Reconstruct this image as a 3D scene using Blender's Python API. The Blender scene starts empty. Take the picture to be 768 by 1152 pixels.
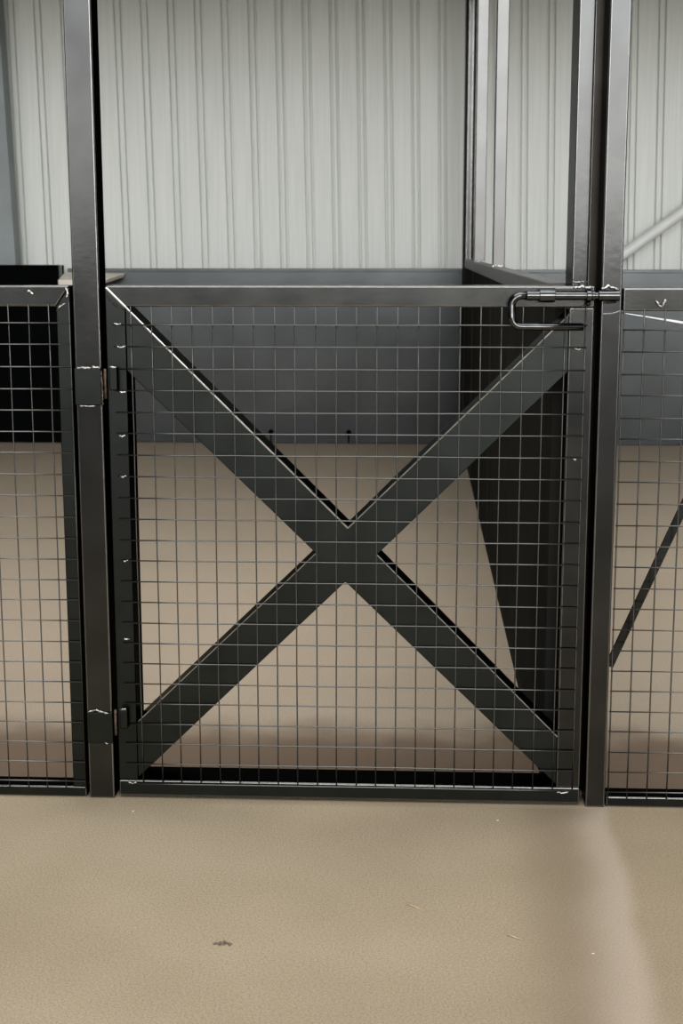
import bpy, bmesh, math, random
from mathutils import Vector, Matrix
random.seed(7)
C = bpy.context.scene.collection
SC = bpy.context.scene

# ------------------------------------------------------------------ camera
cam = bpy.data.cameras.new('camera'); co = bpy.data.objects.new('camera', cam); C.objects.link(co)
R_ = Vector((0.99873, 0.0503708, -0.00069906)); U_ = Vector((-0.008467, 0.181528, 0.983349)); F_ = Vector((-0.049659, 0.982095, -0.181724))
m = Matrix((R_, U_, -F_)).transposed().to_4x4(); m.translation = Vector((0.65995, -3.27797, 1.31501))
co.matrix_world = m
cam.sensor_fit = 'VERTICAL'; cam.sensor_height = 36; cam.sensor_width = 24
cam.lens = 1620.5/1152*36
cam.dof.use_dof = True; cam.dof.focus_distance = 3.33; cam.dof.aperture_fstop = 9
SC.camera = co
# ------------------------------------------------------------------ world: daylight coming in low behind the camera
w = bpy.data.worlds.new('daylight'); SC.world = w; w.use_nodes = True
nt = w.node_tree; nt.nodes.clear()
def N(nt, t, **k):
    n = nt.nodes.new(t)
    for a, b in k.items(): setattr(n, a, b)
    return n
tc = N(nt, 'ShaderNodeTexCoord'); sp = N(nt, 'ShaderNodeSeparateXYZ'); nt.links.new(tc.outputs['Generated'], sp.inputs[0])
rz = N(nt, 'ShaderNodeValToRGB'); nt.links.new(sp.outputs['Z'], rz.inputs[0])
def ramp(r, stops):
    e = r.color_ramp.elements
    while len(e) > 1: e.remove(e[-1])
    e[0].position = stops[0][0]; e[0].color = (*stops[0][1], 1)
    for p, c in stops[1:]:
        x = e.new(p); x.color = (*c, 1)
g3 = lambda v, t=(1, 1, 1): tuple(v*q for q in t)
cool = (.94, 1.0, 1.03)
ramp(rz, [(0, g3(.02)), (.004, g3(.9, (1, .97, .95))), (.07, g3(1.0, (1, .97, .95))), (.12, g3(1.0)), (.20, g3(1.0, (.98, 1, 1.02))), (.38, g3(.18, cool)), (1, g3(.10, cool))])
ry = N(nt, 'ShaderNodeMapRange', interpolation_type='SMOOTHSTEP'); ry.inputs[1].default_value = -.80; ry.inputs[2].default_value = -.955
ry.inputs[3].default_value = .06; ry.inputs[4].default_value = 1.0
nt.links.new(sp.outputs['Y'], ry.inputs[0])
mul = N(nt, 'ShaderNodeMath', operation='MULTIPLY'); mul.inputs[1].default_value = 9.0
rx = N(nt, 'ShaderNodeMapRange', interpolation_type='SMOOTHSTEP'); rx.inputs[1].default_value = -.20; rx.inputs[2].default_value = .0
rx.inputs[3].default_value = .50; rx.inputs[4].default_value = 1.0
nt.links.new(sp.outputs['X'], rx.inputs[0])
mxy = N(nt, 'ShaderNodeMath', operation='MULTIPLY'); nt.links.new(ry.outputs[0], mxy.inputs[0]); nt.links.new(rx.outputs[0], mxy.inputs[1])
nt.links.new(mxy.outputs[0], mul.inputs[0])
bg = N(nt, 'ShaderNodeBackground'); nt.links.new(rz.outputs[0], bg.inputs[0]); nt.links.new(mul.outputs[0], bg.inputs[1])
wo = N(nt, 'ShaderNodeOutputWorld'); nt.links.new(bg.outputs[0], wo.inputs[0])

def area(name, loc, rot, sx, sy, e, col=(1, 1, 1)):
    l = bpy.data.lights.new(name, 'AREA'); l.shape = 'RECTANGLE'; l.size = sx; l.size_y = sy; l.energy = e; l.color = col
    o = bpy.data.objects.new(name, l); C.objects.link(o); o.location = loc; o.rotation_euler = rot
    return o
# added unseen area light above the pen, brightens floor and wall
area('overhead_fill', (.9, .3, 4.6), (0, 0, 0), 5.0, 6.2, 315, (1, .985, .95))

vs = SC.view_settings; vs.view_transform = 'Standard'; vs.look = 'None'; vs.exposure = 0; vs.gamma = 1; vs.use_curve_mapping = False

# ------------------------------------------------------------------ materials
def mat(name, col, rough=.5, metal=0., noise=0., nscale=20, bump=0., bscale=200, spec=.5, stretch=None, col2=None, rvar=0):
    mt = bpy.data.materials.new(name); mt.use_nodes = True; t = mt.node_tree; b = t.nodes['Principled BSDF']
    b.inputs['Roughness'].default_value = rough; b.inputs['Metallic'].default_value = metal
    b.inputs['Specular IOR Level'].default_value = spec
    b.inputs['Base Color'].default_value = (*col, 1)
    if metal and col[0] < .2: b.inputs['Specular Tint'].default_value = (.12, .13, .13, 1)
    tc = N(t, 'ShaderNodeTexCoord'); src = tc.outputs['Object']
    if stretch:
        mp = N(t, 'ShaderNodeMapping'); mp.inputs['Scale'].default_value = stretch; t.links.new(src, mp.inputs[0]); src = mp.outputs[0]
    if noise:
        n = N(t, 'ShaderNodeTexNoise'); n.inputs['Scale'].default_value = nscale; n.inputs['Detail'].default_value = 5; t.links.new(src, n.inputs['Vector'])
        r = N(t, 'ShaderNodeValToRGB'); c2 = col2 or col
        ramp(r, [(.3, g3(1-noise, col)), (.7, g3(1+noise, c2))]); t.links.new(n.outputs['Fac'], r.inputs[0]); t.links.new(r.outputs[0], b.inputs['Base Color'])
        if rvar:
            q = N(t, 'ShaderNodeMapRange'); q.inputs[3].default_value = rough-rvar; q.inputs[4].default_value = rough+rvar
            t.links.new(n.outputs['Fac'], q.inputs[0]); t.links.new(q.outputs[0], b.inputs['Roughness'])
    if bump:
        n2 = N(t, 'ShaderNodeTexNoise'); n2.inputs['Scale'].default_value = bscale; n2.inputs['Detail'].default_value = 3; t.links.new(src, n2.inputs['Vector'])
        bp = N(t, 'ShaderNodeBump'); bp.inputs['Strength'].default_value = bump; bp.inputs['Distance'].default_value = .002
        t.links.new(n2.outputs['Fac'], bp.inputs['Height']); t.links.new(bp.outputs[0], b.inputs['Normal'])
    return mt
STEEL = mat('bare_steel', (.042, .043, .041), .20, 1, .18, 9, .05, 60, rvar=.05)
POST = mat('post_steel', (.054, .055, .054), .17, 1, .16, 7, .05, 60, rvar=.03)
WARM = mat('door_stop_steel', (.026, .023, .020), .3, 1, .2, 14)
BRACE = mat('brace_steel', (.027, .030, .028), .28, 1, .15, 9, .05, 60)
PANEL = mat('dark_sheet_steel', (.072, .079, .081), .18, 1, .14, 3, .05, 30)
PART = mat('partition_sheet', (.027, .0272, .0245), .6, 0, .12, 4, spec=0)
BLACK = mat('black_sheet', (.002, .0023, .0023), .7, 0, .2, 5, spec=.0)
WIRE = mat('mesh_wire', (.135, .135, .13), .36, 1)
BRIGHT = mat('worn_bright_steel', (.85, .85, .84), .28, 1, .2, 40)
EDGE = mat('edge_highlight', (.20, .20, .195), .25, 1, .15, 30)  # lighter bevel colour, edge highlights painted onto posts and rails
FLATB = mat('bright_flat_bar', (.42, .43, .43), .4, 1, .15, 30)
WELD = mat('weld_bead', (.50, .50, .48), .3, 1, .4, 120, .5, 250)
RUST = mat('rusty_weld', (.13, .10, .075), .5, .7, .5, 90, .5, 200)
BOLT = mat('polished_dark_steel', (.11, .113, .115), .16, 1, .2, 50)
LEDGE = mat('pale_board', (.80, .75, .66), .6, 0, .12, 12)
CLAD = mat('wall_cladding', (.655, .68, .64), .5, 0, .05, 3, stretch=(14, 14, .5), spec=.3)
FLASH = mat('cladding_trim', (.66, .68, .65), .45, 0, .05, 6)
GREY = mat('grey_column_paint', (.20, .23, .23), .5, 0, .1, 6)
STRAW = mat('straw', (.68, .50, .30), .7, 0, .2, 60)
SHADE_ROOF = mat('shade_roof_grey', (.35, .35, .33), .7, 0, .05, 3)
DIRT = mat('dirt', (.20, .155, .115), .9, 0, .3, 200)

# floor: smooth beige screed with a pale streak and painted-in shade
FL = bpy.data.materials.new('beige_screed'); FL.use_nodes = True; t = FL.node_tree; b = t.nodes['Principled BSDF']
tc = N(t, 'ShaderNodeTexCoord')
def noise(sc, det=4, rough=.5):
    n = N(t, 'ShaderNodeTexNoise'); n.inputs['Scale'].default_value = sc; n.inputs['Detail'].default_value = det; n.inputs['Roughness'].default_value = rough
    t.links.new(tc.outputs['Object'], n.inputs['Vector']); return n.outputs['Fac']
r1 = N(t, 'ShaderNodeValToRGB'); ramp(r1, [(.32, (.40, .325, .222)), (.5, (.45, .368, .258)), (.68, (.49, .405, .29))]); t.links.new(noise(1.7, 3), r1.inputs[0])
r2 = N(t, 'ShaderNodeValToRGB'); ramp(r2, [(.27, (.58, .57, .55)), (.5, (1, 1, 1)), (.73, (1.35, 1.35, 1.35))]); t.links.new(noise(230, 4, .75), r2.inputs[0])
mx = N(t, 'ShaderNodeMix', data_type='RGBA', blend_type='MULTIPLY'); mx.inputs[0].default_value = 1.0
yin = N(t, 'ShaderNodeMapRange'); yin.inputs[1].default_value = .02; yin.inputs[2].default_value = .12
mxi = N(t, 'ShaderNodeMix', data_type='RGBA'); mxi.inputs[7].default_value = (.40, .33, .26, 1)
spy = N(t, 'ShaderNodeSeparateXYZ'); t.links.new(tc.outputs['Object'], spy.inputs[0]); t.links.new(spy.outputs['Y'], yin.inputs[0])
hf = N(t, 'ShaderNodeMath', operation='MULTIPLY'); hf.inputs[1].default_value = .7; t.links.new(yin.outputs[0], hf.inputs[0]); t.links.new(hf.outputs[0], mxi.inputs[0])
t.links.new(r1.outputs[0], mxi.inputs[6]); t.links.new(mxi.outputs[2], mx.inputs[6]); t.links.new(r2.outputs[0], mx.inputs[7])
# pale streak running from the post base towards the viewer
def mathn(op, a, b_=None, c=None, clamp=False):
    n = N(t, 'ShaderNodeMath', operation=op, use_clamp=clamp)
    for i, v in enumerate((a, b_, c)):
        if v is None: continue
        if isinstance(v, (int, float)): n.inputs[i].default_value = v
        else: t.links.new(v, n.inputs[i])
    return n.outputs[0]
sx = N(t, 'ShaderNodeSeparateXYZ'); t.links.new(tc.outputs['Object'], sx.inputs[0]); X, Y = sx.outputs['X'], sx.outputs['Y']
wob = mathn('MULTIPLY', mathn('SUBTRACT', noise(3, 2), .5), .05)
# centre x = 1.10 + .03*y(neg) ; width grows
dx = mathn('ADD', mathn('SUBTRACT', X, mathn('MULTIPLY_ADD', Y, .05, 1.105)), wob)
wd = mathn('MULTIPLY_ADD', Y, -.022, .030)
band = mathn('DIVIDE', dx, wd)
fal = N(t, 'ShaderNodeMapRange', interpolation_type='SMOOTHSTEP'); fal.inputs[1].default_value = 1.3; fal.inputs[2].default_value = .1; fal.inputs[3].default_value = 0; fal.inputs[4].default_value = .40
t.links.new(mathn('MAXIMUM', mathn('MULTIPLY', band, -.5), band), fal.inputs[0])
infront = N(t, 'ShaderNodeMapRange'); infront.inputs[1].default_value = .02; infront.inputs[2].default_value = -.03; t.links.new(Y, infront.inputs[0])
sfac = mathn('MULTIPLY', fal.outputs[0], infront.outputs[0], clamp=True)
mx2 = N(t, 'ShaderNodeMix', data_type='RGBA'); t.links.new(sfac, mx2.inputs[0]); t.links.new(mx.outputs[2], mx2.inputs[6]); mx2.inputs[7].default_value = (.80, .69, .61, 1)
# darker band beside the streak
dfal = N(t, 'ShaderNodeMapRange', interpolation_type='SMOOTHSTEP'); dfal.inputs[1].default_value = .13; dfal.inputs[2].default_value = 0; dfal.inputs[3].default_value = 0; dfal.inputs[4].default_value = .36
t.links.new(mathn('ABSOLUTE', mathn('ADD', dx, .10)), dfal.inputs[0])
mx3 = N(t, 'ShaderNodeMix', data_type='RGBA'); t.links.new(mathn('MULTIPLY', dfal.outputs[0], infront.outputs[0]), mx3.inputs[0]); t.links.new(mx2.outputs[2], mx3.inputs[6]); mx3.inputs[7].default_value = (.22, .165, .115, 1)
# weaker light towards the right, painted into the screed before the posts
light_dim = N(t, 'ShaderNodeMapRange', interpolation_type='SMOOTHSTEP'); light_dim.inputs[1].default_value = .35; light_dim.inputs[2].default_value = 1.15; light_dim.inputs[4].default_value = .55
t.links.new(mathn('ADD', X, mathn('MULTIPLY', mathn('SUBTRACT', noise(2.2, 3), .5), .5)), light_dim.inputs[0])
mx4 = N(t, 'ShaderNodeMix', data_type='RGBA', blend_type='MULTIPLY'); t.links.new(mathn('MULTIPLY', light_dim.outputs[0], infront.outputs[0]), mx4.inputs[0]); t.links.new(mx3.outputs[2], mx4.inputs[6]); mx4.inputs[7].default_value = (.66, .62, .58, 1)
# brown shadow behind the gate's bottom rail, painted into the floor colour
rail_shade = N(t, 'ShaderNodeMapRange', interpolation_type='SMOOTHSTEP'); rail_shade.inputs[1].default_value = .66; rail_shade.inputs[2].default_value = .36; rail_shade.inputs[4].default_value = .9
t.links.new(mathn('ADD', Y, mathn('MULTIPLY', mathn('SUBTRACT', noise(6, 4), .5), .25)), rail_shade.inputs[0])
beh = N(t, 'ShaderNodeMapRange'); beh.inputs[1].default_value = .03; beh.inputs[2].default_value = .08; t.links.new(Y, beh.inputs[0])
mx5 = N(t, 'ShaderNodeMix', data_type='RGBA'); t.links.new(mathn('MULTIPLY', rail_shade.outputs[0], beh.outputs[0]), mx5.inputs[0]); t.links.new(mx4.outputs[2], mx5.inputs[6]); mx5.inputs[7].default_value = (.15, .10, .065, 1)
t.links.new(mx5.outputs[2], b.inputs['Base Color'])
b.inputs['Roughness'].default_value = .62; b.inputs['Specular IOR Level'].default_value = .25
bp = N(t, 'ShaderNodeBump'); bp.inputs['Strength'].default_value = .25; bp.inputs['Distance'].default_value = .002
t.links.new(noise(260, 4, .7), bp.inputs['Height']); t.links.new(bp.outputs[0], b.inputs['Normal'])

# ------------------------------------------------------------------ helpers
def link(name, bm, mt, parent=None, smooth=False, bevel=0, seg=2):
    me = bpy.data.meshes.new(name); bmesh.ops.recalc_face_normals(bm, faces=bm.faces[:]); bm.to_mesh(me); bm.free()
    me.materials.append(mt); o = bpy.data.objects.new(name, me); C.objects.link(o)
    if smooth: me.polygons.foreach_set('use_smooth', [True]*len(me.polygons))
    if bevel:
        md = o.modifiers.new('bevel', 'BEVEL'); md.width = bevel; md.segments = seg; md.limit_method = 'ANGLE'; md.angle_limit = math.radians(40)
        me.polygons.foreach_set('use_smooth', [True]*len(me.polygons)); md.harden_normals = True
    if bevel and (mt in (POST, STEEL, WARM) or name == 'bottom_rail' and mt is BRACE):
        me.materials.append(EDGE); md.material = 1
    if parent:
        o.parent = parent; o.matrix_parent_inverse = Matrix.Translation(-parent.location)
    return o
def prism(bm, poly, a0, a1, axis='y'):
    """extrude a polygon; axis y: poly in (x,z); axis x: (y,z); axis z: (x,y)"""
    def P(p, a): return {'y': (p[0], a, p[1]), 'x': (a, p[0], p[1]), 'z': (p[0], p[1], a)}[axis]
    f = [bm.verts.new(P(p, a0)) for p in poly]; g = [bm.verts.new(P(p, a1)) for p in poly]
    n = len(poly); bm.faces.new(f); bm.faces.new(g[::-1])
    for i in range(n): bm.faces.new((f[i], f[(i+1) % n], g[(i+1) % n], g[i]))
def box(bm, x0, x1, y0, y1, z0, z1): prism(bm, [(x0, z0), (x1, z0), (x1, z1), (x0, z1)], y0, y1)
def tube(bm, pts, r, n=8, cap=True):
    pts = [Vector(p) for p in pts]; rings = []; up = None
    for i, p in enumerate(pts):
        a = pts[max(i-1, 0)]; c = pts[min(i+1, len(pts)-1)]; d = (c-a).normalized()
        if up is None: up = d.orthogonal().normalized()
        up = (up - d*up.dot(d)).normalized(); s = d.cross(up)
        rr = r[i] if isinstance(r, (list, tuple)) else r
        rings.append([bm.verts.new(p + (up*math.cos(q)+s*math.sin(q))*rr) for q in [2*math.pi*k/n for k in range(n)]])
    for a, c in zip(rings, rings[1:]):
        for k in range(n): bm.faces.new((a[k], a[(k+1) % n], c[(k+1) % n], c[k]))
    if cap: bm.faces.new(rings[0]); bm.faces.new(rings[-1][::-1])
def thing(name, label, cat, loc, group=None):
    o = bpy.data.objects.new(name, None); C.objects.link(o); o.location = loc; o.empty_display_size = .05
    o['label'] = label; o['category'] = cat
    if group: o['group'] = group
    return o
def tag(o, label, cat, group=None):
    o['label'] = label; o['category'] = cat
    if group: o['group'] = group
def B(): return bmesh.new()
def hollow(bm, x0, x1, y0, y1, z0, z1): box(bm, x0, x1, y0, y1, z0, z1)
def weld(name, pts, r, parent, mt=None, seed=0, label=None):
    """lumpy bead along a path"""
    rr = random.Random(seed); bm = B(); path = []
    for a, c in zip(pts, pts[1:]):
        a, c = Vector(a), Vector(c); n = max(3, int((c-a).length/.0028))
        for i in range(n): path.append(a.lerp(c, i/n))
    path.append(Vector(pts[-1]))
    path = [p + Vector((rr.uniform(-1, 1), rr.uniform(-.3, .3), rr.uniform(-1, 1)))*r*.45 for p in path]
    rad = [r*rr.uniform(.45, 1.25) for _ in path]; rad[0] *= .5; rad[-1] *= .5
    tube(bm, path, rad, 7)
    o = link(name, bm, mt or WELD, parent, smooth=True)
    if label: o['label'] = label
    return o

# ------------------------------------------------------------------ setting
bm = B()
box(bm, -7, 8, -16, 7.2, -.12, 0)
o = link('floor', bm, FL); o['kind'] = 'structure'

def cladding(name, x0, x1, yw, z0, z1, first, pitch, skew, mt):
    bm = B(); rw, gd = .0205, .024   # half width, slope width, depth
    xs = []
    k0 = int(math.floor((x0-first)/pitch))
    x = first + k0*pitch; prof = []
    while x < x1+pitch:
        for g in (x-rw, x+rw): prof += [(g-.0095, 0), (g-.0045, gd), (g+.0045, gd), (g+.0095, 0)]
        # two very shallow stiffening swages between ribs
        for q in (.36, .64):
            c = x+pitch*q; prof += [(c-.010, 0), (c-.004, -.0008), (c+.004, -.0008), (c+.010, 0)]
        x += pitch
    prof = [p for p in prof if x0 <= p[0] <= x1]; prof = [(x0, 0)] + prof + [(x1, 0)]
    prev = None
    for px, dy in prof:
        lo = bm.verts.new((px, yw+dy, z0)); hi = bm.verts.new((px+skew*(z1-z0), yw+dy, z1))
        blo = bm.verts.new((px, yw+.04, z0)); bhi = bm.verts.new((px+skew*(z1-z0), yw+.04, z1))
        if prev:
            bm.faces.new((prev[0], lo, hi, prev[1])); bm.faces.new((prev[2], prev[3], bhi, blo))
            bm.faces.new((prev[0], prev[2], blo, lo)); bm.faces.new((prev[1], hi, bhi, prev[3]))
        else: bm.faces.new((lo, hi, bhi, blo))
        prev = (lo, hi, blo, bhi)
    bm.faces.new((prev[0], prev[2], prev[3], prev[1]))
    o = link(name, bm, mt); o['kind'] = 'structure'; return o
cladding('wall_back', -4.2, 5.2, 6.62, 0, 3.4, -1.276, .1785, -.016, CLAD)
bm = B(); box(bm, -4.2, 5.2, 3.0, 6.7, 3.30, 3.38); o = link('shade_roof', bm, SHADE_ROOF); o['kind'] = 'structure'  # unseen roof piece, added and sized to darken the top of the wall

# column at far left, slightly raked
bm = B(); prism(bm, [(-2.50, 0), (-1.985, 0), (-2.08, 3.3), (-2.60, 3.3)], 6.42, 6.56)
o = link('building_column', bm, GREY, bevel=.004); tag(o, 'grey raked steel column against the ribbed wall at the far left edge', 'column')

# diagonal brace on wall at right
t_ = thing('wall_brace', 'pale diagonal tube brace climbing the ribbed wall at the right', 'brace', (1.5, 6.5, .9))
bm = B(); d = Vector((2.42-2.03, 0, 1.552-1.27)).normalized(); p0 = Vector((2.03, 6.5, 1.255))-d*.9; p1 = Vector((2.03, 6.5, 1.255))+d*3.0
tube(bm, [p0, p1], .036, 18); link('tube', bm, FLASH, t_, smooth=False, bevel=.002)
for P_ in (p0, p1):
    bm = B(); box(bm, P_.x-.06, P_.x+.06, 6.50, 6.60, P_.z-.06, P_.z+.06); link('end_plate', bm, FLASH, t_, bevel=.004)

# ------------------------------------------------------------------ back panels
def sheet(name, label, x0, x1, y, z1, mt, bolts=(), cap=True):
    t_ = thing(name, label, 'panel', ((x0+x1)/2, y, 0))
    bm = B(); box(bm, x0, x1, y, y+.012, .006, z1-.02); link('sheet', bm, mt, t_)
    if cap:
        bm = B(); box(bm, x0, x1, y-.006, y+.05, z1-.022, z1); link('top_cap', bm, mt, t_, bevel=.003)
    for bx, bz in bolts:
        bm = B(); tube(bm, [(bx, y, bz), (bx, y-.018, bz)], .017, 12); box(bm, bx-.006, bx+.004, y-.008, y, bz-.075, bz-.008)
        link('drop_bolt', bm, BLACK, t_, bevel=.002)['label'] = 'small black drop bolt'
    return t_
sheet('back_panel', 'long dark steel kick panel below the ribbed wall, behind the braced gate', -1.655, .985, 6.36, 1.168, PANEL, ((-.305, .079), (.222, .078)))
sheet('back_panel', 'dark steel kick panel below the ribbed wall, right of the low partition', 1.04, 4.6, 6.36, 1.160, PANEL)
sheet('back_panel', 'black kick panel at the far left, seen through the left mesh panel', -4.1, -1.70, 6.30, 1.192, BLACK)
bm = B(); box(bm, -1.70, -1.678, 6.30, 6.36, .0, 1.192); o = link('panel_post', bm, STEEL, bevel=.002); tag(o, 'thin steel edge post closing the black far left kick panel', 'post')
# pale ledge
bm = B()
for q in (-1,):
    v = [bm.verts.new(p) for p in [(-1.672, 6.355, 1.146), (-1.262, 6.355, 1.138), (-1.33, 6.08, 1.105), (-1.640, 6.02, 1.098), (-1.672, 6.355, 1.06), (-1.275, 6.355, 1.11), (-1.35, 6.10, 1.075), (-1.640, 6.04, 1.030)]]
    for f in ((0, 1, 2, 3), (7, 6, 5, 4), (0, 4, 5, 1), (1, 5, 6, 2), (2, 6, 7, 3), (3, 7, 4, 0)): bm.faces.new([v[k] for k in f])
o = link('corner_ledge', bm, LEDGE, bevel=.006); tag(o, 'pale beige board ledge on top of back panel, behind left post', 'ledge')

# ------------------------------------------------------------------ partition
pt = thing('side_partition', 'low dark solid partition running back from the latch post to the wall', 'partition', (1.0, 3.2, 0))
PX = .983
bm = B(); box(bm, PX, PX+.02, .26, 6.235, .004, 1.18); link('panel', bm, PART, pt)
bm = B(); box(bm, PX+.001, 1.0205, .118, .258, 0, 1.174); link('end_channel', bm, PART, pt, bevel=.002)
bm = B(); box(bm, PX-.004, PX+.048, .26, 6.235, 1.175, 1.228); link('top_rail', bm, mat('rail_paint', (.10, .105, .105), .45, 0, .1, 8, spec=.3), pt, bevel=.004)
bm = B(); box(bm, PX-.002, PX+.046, .26, 6.235, .0, .03); link('bottom_rail', bm, PART, pt, bevel=.003)
UPR = mat('bright_upright', (.125, .125, .122), .3, 1, .1, 6)
for y0, wd_ in ((4.80, .060), (2.85, .050)):
    bm = B(); box(bm, PX+.0, PX+wd_, y0, y0+wd_, 1.222, 3.28 if y0 > 3.2 else 3.9); link('upright', bm, UPR, pt, bevel=.004)
    weld('weld_bead', [(PX-.002, y0-.004, 1.230), (PX+wd_, y0-.004, 1.230)], .006, pt, seed=int(y0*10))
    bm = B(); box(bm, PX-.008, PX+.0, y0, y0+.04, .03, 1.176); link('stiffener', bm, PART, pt, bevel=.002)
bm = B(); prism(bm, [(.965, 6.26), (.985, 6.24), (1.02, 6.24), (1.035, 6.26), (1.035, 6.345), (.965, 6.345)], 0, 3.30, 'z')
o = link('corner_post', bm, POST, bevel=.006); tag(o, 'slim dark steel corner post at the far end of the low partition', 'post')

# ------------------------------------------------------------------ tall posts
LP = thing('hinge_post', 'tall square steel post left of the gate carrying its hinge plates', 'post', (-.086, .03, 0))
bm = B(); box(bm, -.117, -.055, -.006, .070, 0, 3.9); link('shaft', bm, POST, LP, bevel=.004)
bm = B(); box(bm, -.118, -.056, -.012, -.005, .955, 1.040); link('hinge_plate', bm, BRACE, LP, bevel=.002)
weld('weld_bead', [(-.113, -.010, 1.041), (-.058, -.010, 1.042)], .0032, LP, seed=1)
weld('weld_bead', [(-.109, -.010, .953), (-.072, -.010, .953)], .002, LP, seed=2)
weld('weld_bead', [(-.054, -.013, 1.035), (-.0535, -.013, .955)], .0022, LP, RUST, seed=3, label='rust-brown weld bead')
bm = B(); box(bm, -.116, -.054, -.011, -.005, .140, .218); link('hinge_plate', bm, BRACE, LP, bevel=.002)
weld('weld_bead', [(-.112, -.010, .219), (-.095, -.010, .224), (-.080, -.010, .219), (-.062, -.010, .216)], .003, LP, seed=4)
weld('weld_bead', [(-.078, -.010, .142), (-.066, -.010, .140)], .002, LP, seed=5)

RP = thing('latch_post', 'tall square steel post right of the gate receiving the slide bolt', 'post', (1.099, .04, 0))
bm = B(); box(bm, 1.0745, 1.121, -.006, .075, 0, 3.9); link('shaft', bm, POST, RP, bevel=.004)
bm = B(); box(bm, 1.056, 1.083, .100, .112, 0, 3.9); link('door_stop', bm, WARM, RP, bevel=.0015)
weld('weld_bead', [(1.078, -.007, 1.165), (1.10, -.007, 1.166), (1.119, -.007, 1.172)], .0016, RP, seed=6)
bm = B(); tube(bm, [(1.066, -.026, 1.206), (1.112, -.026, 1.206)], .0122, 20); link('bolt_receiver', bm, BOLT, RP, bevel=.001)
weld('weld_bead', [(1.074, -.014, 1.220), (1.088, -.012, 1.226), (1.104, -.012, 1.222), (1.112, -.014, 1.219)], .0035, RP, seed=7)
weld('weld_bead', [(1.080, -.010, 1.190), (1.108, -.010, 1.191)], .0025, RP, STEEL, seed=8)

AP = thing('partition_post', 'tall square steel post standing behind the top right gate corner', 'post', (1.046, .17, 0))
bm = B(); box(bm, 1.021, 1.0665, .115, .255, 0, 3.9); link('shaft', bm, POST, AP, bevel=.004)
weld('weld_bead', [(1.024, .112, 1.232), (1.062, .112, 1.233)], .004, AP, seed=9)

# ------------------------------------------------------------------ gate
G = thing('braced_gate', 'square steel gate with welded wire mesh and large X brace', 'gate', (.505, .05, 0))
D = .098; GY = 0.0
xl0, xl1, xr0, xr1 = -.045, .002, 1.005, 1.0615
zt, zt1, zb0, zb1 = 1.2265, 1.179, .006, .045
# tapering outline is left square; rails mitred with stiles at the top
bm = B(); prism(bm, [(xl0, zt), (xr1, zt), (xr1, zt1), (xl1, zt1)], GY, GY+D); link('top_rail', bm, STEEL, G, bevel=.0035)
bm = B(); box(bm, xl0, xr1, GY, GY+D, zb0, zb1); link('bottom_rail', bm, BRACE, G, bevel=.0035)
bm = B(); prism(bm, [(xl0, zb1), (xl1, zb1), (xl1, zt1), (xl0, zt)], GY+.0006, GY+D); link('stile', bm, BRACE, G, bevel=.0035)
bm = B(); prism(bm, [(xr0, zb1), (xr1, zb1), (xr1, zt1), (xr0, zt1)], GY+.0006, GY+D); link('stile', bm, STEEL, G, bevel=.0035)
# X brace (outlines in the gate plane)
cT, cL, cR, cB = (.509, .671), (.434, .610), (.577, .608), (.503, .542)
bm = B(); prism(bm, [(xl1, 1.179), cT, (xr0+.001, 1.168), (xr0+.001, 1.034), cR, (xr0, .172), (xr0, .052), cB, (xl1, .051), (xl1, .190), cL, (xl1, 1.033)], GY+.001, GY+D-.002)
link('x_brace', bm, BRACE, G, bevel=.002)
# bright ground edge beads along upper front edges of the brace
for i, (a, c, r) in enumerate((((xl0+.004, 1.222), (xl1, 1.179), .0026), ((xl1, 1.179), cT, .0022), (cT, (xr0+.008, 1.171), .0017), (cR, (xr0, .172), .0014), (cL, (xl1+.004, .194), .0013))):
    bm = B(); tube(bm, [(a[0], GY-.0005, a[1]), (c[0], GY-.0005, c[1])], r, 6); link('ground_edge', bm, BRIGHT, G)['label'] = 'bright ground edge'
# wire mesh
def wires(bm, xs, zs, x0, x1, z0, z1, y, r=.0017, seed=1, xlean=0):
    rr = random.Random(seed)
    for z in zs:
        a = rr.uniform(-.0012, .0012); c = rr.uniform(-.0012, .0012)
        pts = [(x0+(x1-x0)*k/8, y, z+a+(c-a)*k/8+rr.uniform(-.0005, .0005)) for k in range(9)]; tube(bm, pts, r, 6)
    for x in xs:
        a = rr.uniform(-.001, .001); c = rr.uniform(-.001, .001)
        pts = [(x+a+(c-a)*k/8+rr.uniform(-.0004, .0004), y+2*r, z0+(z1-z0)*k/8) for k in range(9)]; tube(bm, pts, r, 6)
bm = B(); wires(bm, [.0148+.04673*k for k in range(23)], [.0385+.05*k-.0035*math.sin(math.pi*k/22)*0 for k in range(23)], -.026, 1.046, .036, 1.180, -.0046)
link('wire_mesh', bm, WIRE, G, smooth=True)
for i, (x, z, l) in enumerate(((-.028, 1.142, .022), (-.022, 1.090, .024), (-.018, .987, .018), (-.020, .885, .016), (-.022, .790, .018), (-.02, .59, .014), (-.024, .40, .014), (-.022, .041, .022), (1.018, 1.088, .022), (1.024, .838, .006), (1.006, .036, .03))):
    weld('weld_bead', [(x, -.004, z), (x+l*.5, -.005, z-.003), (x+l, -.004, z)], .0024, G, seed=20+i)
weld('weld_bead', [(xl0+.004, -.001, 1.205), (xl0+.02, -.001, 1.185), (xl1-.004, -.001, 1.172)], .0022, G, STEEL, seed=40)
weld('weld_bead', [(1.016, -.001, 1.178), (1.036, -.001, 1.180), (1.052, -.001, 1.194)], .0028, G, STEEL, seed=41)
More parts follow.
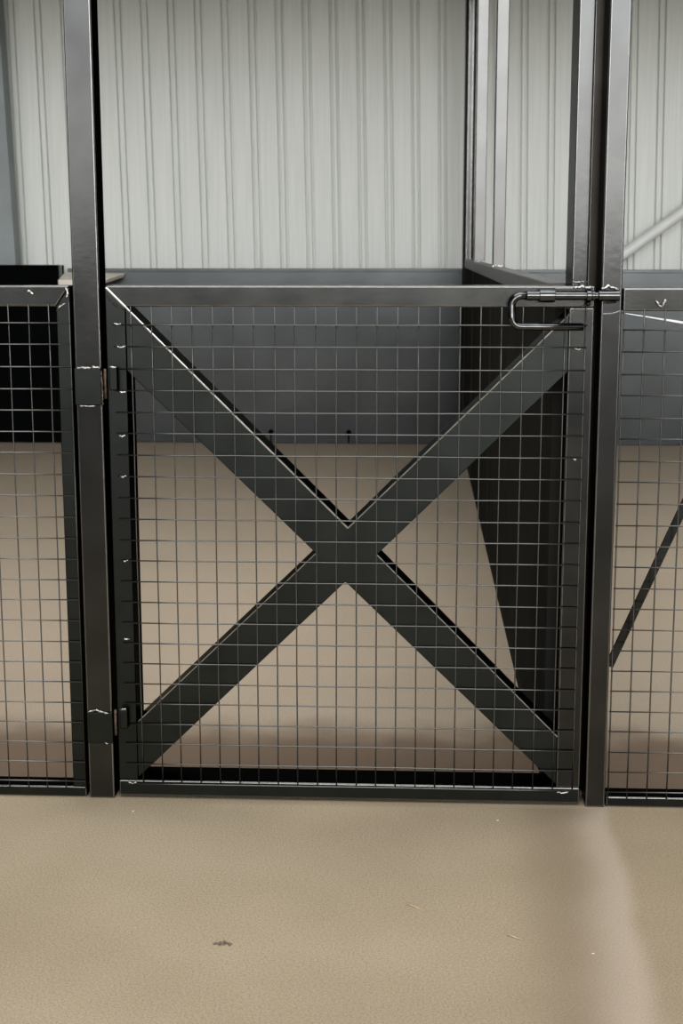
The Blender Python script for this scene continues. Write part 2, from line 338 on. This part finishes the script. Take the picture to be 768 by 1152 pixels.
# hinge knuckles
for z0, z1, k in ((.990, 1.042, 0), (.180, .228, 1)):
    kx = -.036 + .001*k
    bm = B(); box(bm, kx, kx+.019, -.020, .0, z0, z1); h = link('hinge_knuckle', bm, BRACE, G, bevel=.003)
    bm = B(); tube(bm, [(-.0475, -.006, z0-.02), (-.0475, -.006, z1-.004)], .0035, 12); link('hinge_pin', bm, RUST, G, smooth=True)
    weld('weld_bead', [(kx+.001, -.018, z1+.001), (kx+.018, -.018, z1+.001)], .0024, G, seed=50+k)
# slide bolt
L = bpy.data.objects.new('slide_bolt', None); C.objects.link(L); L.location = (.95, -.026, 1.206); L.parent = G; L.matrix_parent_inverse = Matrix.Translation(-G.location)
bpy.data.objects.remove(L)
ZR = 1.206; YR = -.026
bm = B()
path = [(.925, YR, ZR), (.900, YR, ZR)]
for k in range(0, 7):
    a = math.pi/2 + k*math.pi/12; path.append((.897+.0215*math.cos(a), YR-.002, ZR-.0215+.0215*math.sin(a)))
for k in range(0, 7):
    a = math.pi + k*math.pi/12; path.append((.897+.0215*math.cos(a), YR-.004, ZR-.047+.0215*math.sin(a)))
path += [(.93, YR-.005, ZR-.0685), (1.034, YR-.005, ZR-.0690)]
tube(bm, path, .0082, 16)
SB = link('slide_bolt', bm, BOLT, G, smooth=True); SB['label'] = 'dark slide bolt with long looped handle'
def sub(name, x0, x1, r, mt=BOLT):
    bm = B(); tube(bm, [(x0, YR, ZR), (x1, YR, ZR)], r, 20)
    o = link(name, bm, mt, None, bevel=.001); o.parent = SB; return o
sub('rod', .93, 1.0655, .0088); sub('guide_sleeve', .908, .937, .0105); sub('collar', .936, .970, .0150)
sub('guide_sleeve', .970, 1.036, .0098); sub('retaining_ring', 1.040, 1.050, .0135); sub('retaining_ring', 1.052, 1.058, .0115)
bm = B(); box(bm, .970, 1.045, -.012, .0, 1.216, 1.2225); o = link('mounting_bar', bm, STEEL, None, bevel=.001); o.parent = SB
weld('weld_bead', [(1.012, -.014, 1.222), (1.030, -.016, 1.226), (1.052, -.014, 1.222)], .004, G, seed=60)
weld('weld_bead', [(1.042, -.018, 1.190), (1.050, -.016, 1.184)], .005, G, STEEL, seed=61)
for q, x in enumerate((.953, 1.0)):
    bm = B(); box(bm, x-.008, x+.008, -.020, .0, ZR-.008, ZR+.008); o = link('standoff', bm, STEEL, None); o.parent = SB

# dark threshold strip on floor right behind gate
bm = B(); box(bm, -.04, 1.01, .104, .150, 0, .012); o = link('threshold_bar', bm, BRACE, bevel=.002); tag(o, 'dark flat threshold bar on the floor just behind the gate', 'threshold')

# ------------------------------------------------------------------ side mesh panels
PL = thing('mesh_panel', 'wire mesh panel in a steel frame, left of the hinge post', 'panel', (-.9, .03, 0))
x0, x1 = -1.75, -.1245; pd = .062
bm = B(); prism(bm, [(x0, 1.2265), (x1, 1.2265), (x1-.033, 1.180), (x0+.033, 1.180)], 0, pd); link('top_rail', bm, STEEL, PL, bevel=.0035)
bm = B(); box(bm, x0, x1, 0, pd, 0, .026); link('bottom_rail', bm, BRACE, PL, bevel=.003)
for a, c in ((x1-.033, x1), (x0, x0+.033)):
    top = [(a, 1.180), (c, 1.2265)] if a > -1 else [(a, 1.2265), (c, 1.180)]
    bm = B(); prism(bm, [(a, .026), (c, .026), top[1], top[0]], .0006, pd); link('stile', bm, BRACE, PL, bevel=.003)
bm = B(); wires(bm, [-.174-.0465*k for k in range(34)], [.0405+.0501*k for k in range(23)], x0+.01, x1-.001, .022, 1.184, -.0046, seed=5)
tube(bm, [(x1-.0015, -.0046, .022), (x1-.0015, -.0046, 1.19)], .0012, 6)
link('wire_mesh', bm, WIRE, PL, smooth=True)
weld('weld_bead', [(x1-.010, -.001, 1.222), (x1-.003, -.001, 1.212), (x1-.006, -.001, 1.198)], .0035, PL, seed=70)
weld('weld_bead', [(x1-.030, -.001, 1.170), (x1-.022, -.001, 1.180), (x1-.012, -.001, 1.186)], .0028, PL, seed=71)
weld('weld_bead', [(-.226, -.001, 1.212), (-.217, -.001, 1.214), (-.207, -.001, 1.207)], .0038, PL, seed=72)

PR = thing('mesh_panel', 'wire mesh panel with a thin diagonal bar, right of the latch post', 'panel', (1.9, .03, 0))
x0, x1 = 1.124, 2.75
bm = B(); box(bm, x0, x1, 0, pd, 1.171, 1.222); link('top_rail', bm, STEEL, PR, bevel=.0035)
bm = B(); box(bm, x0, x1, 0, pd, 0, .024); link('bottom_rail', bm, BRACE, PR, bevel=.003)
bm = B(); box(bm, x1-.035, x1, .0006, pd, .024, 1.171); link('stile', bm, BRACE, PR, bevel=.003)
bm = B(); wires(bm, [1.127+.0463*k for k in range(35)], [.0385+.0496*k for k in range(23)], x0, x1-.01, .020, 1.176, -.0046, seed=9)
link('wire_mesh', bm, WIRE, PR, smooth=True)
def bar(bm, a, c, hw, y0, y1):
    a, c = Vector(a), Vector(c); d = (c-a).normalized(); n = Vector((-d.y, d.x))*hw
    prism(bm, [tuple(a-n), tuple(c-n), tuple(c+n), tuple(a+n)], y0, y1)
bm = B(); bar(bm, (1.126, .336), (1.47, 1.17), .0095, .034, .042); link('diagonal_bar', bm, STEEL, PR)
bm = B(); prism(bm, [(1.130, 1.1680), (1.130, 1.1635), (1.75, 1.055), (1.75, 1.078)], .006, .050); link('brace_bar', bm, FLATB, PR, bevel=.002)['label'] = 'bright sloping flat bar'
weld('weld_bead', [(1.196, -.002, 1.193), (1.204, -.003, 1.182), (1.212, -.002, 1.180), (1.218, -.001, 1.196)], .0045, PR, seed=80)

# ------------------------------------------------------------------ litter on floor
def straw(a, c, r, label):
    bm = B(); a, c = Vector(a), Vector(c); mid = (a+c)/2+Vector((.0002, .0004, .0004)); tube(bm, [a, mid, c], [r, r*1.1, r*.6], 6)
    o = link('straw', bm, STRAW, smooth=True); tag(o, label, 'straw', 'loose bits of straw on the floor')
straw((.653, -.545, .0018), (.682, -.566, .0014), .0011, 'bit of tan straw on the floor, nearer the gate of the two')
straw((.848, -.668, .0018), (.876, -.688, .0014), .0011, 'bit of tan straw on the floor, farther right and forward of the two')
bm = B(); rr = random.Random(3)
for k in range(26):
    x = .302+rr.gauss(0, .008); y = -.73+rr.gauss(0, .003); s = rr.uniform(.0012, .0028)
    mt_ = Matrix.Translation((x, y, s*.5)) @ Matrix.Diagonal((1.6, 1, .6, 1)); bmesh.ops.create_icosphere(bm, subdivisions=1, radius=s, matrix=mt_)
o = link('dirt_crumbs', bm, DIRT); tag(o, 'small dark smear of dirt crumbs on the floor in front of the gate', 'dirt'); o['kind'] = 'stuff'
for k, (x, y, lb) in enumerate(((.005, -.086, 'tiny white fleck on the floor just below the hinge post'), (.862, -.10, 'tiny white fleck on the floor just below the gate near its latch side'), (1.006, -.735, 'tiny pale fleck on the floor between the pale streak and the straw'))):
    bm = B(); bmesh.ops.create_icosphere(bm, subdivisions=1, radius=.0024, matrix=Matrix.Translation((x, y, .001)) @ Matrix.Diagonal((1.4, 1, .5, 1)))
    o = link('paint_fleck', bm, LEDGE); tag(o, lb, 'fleck')
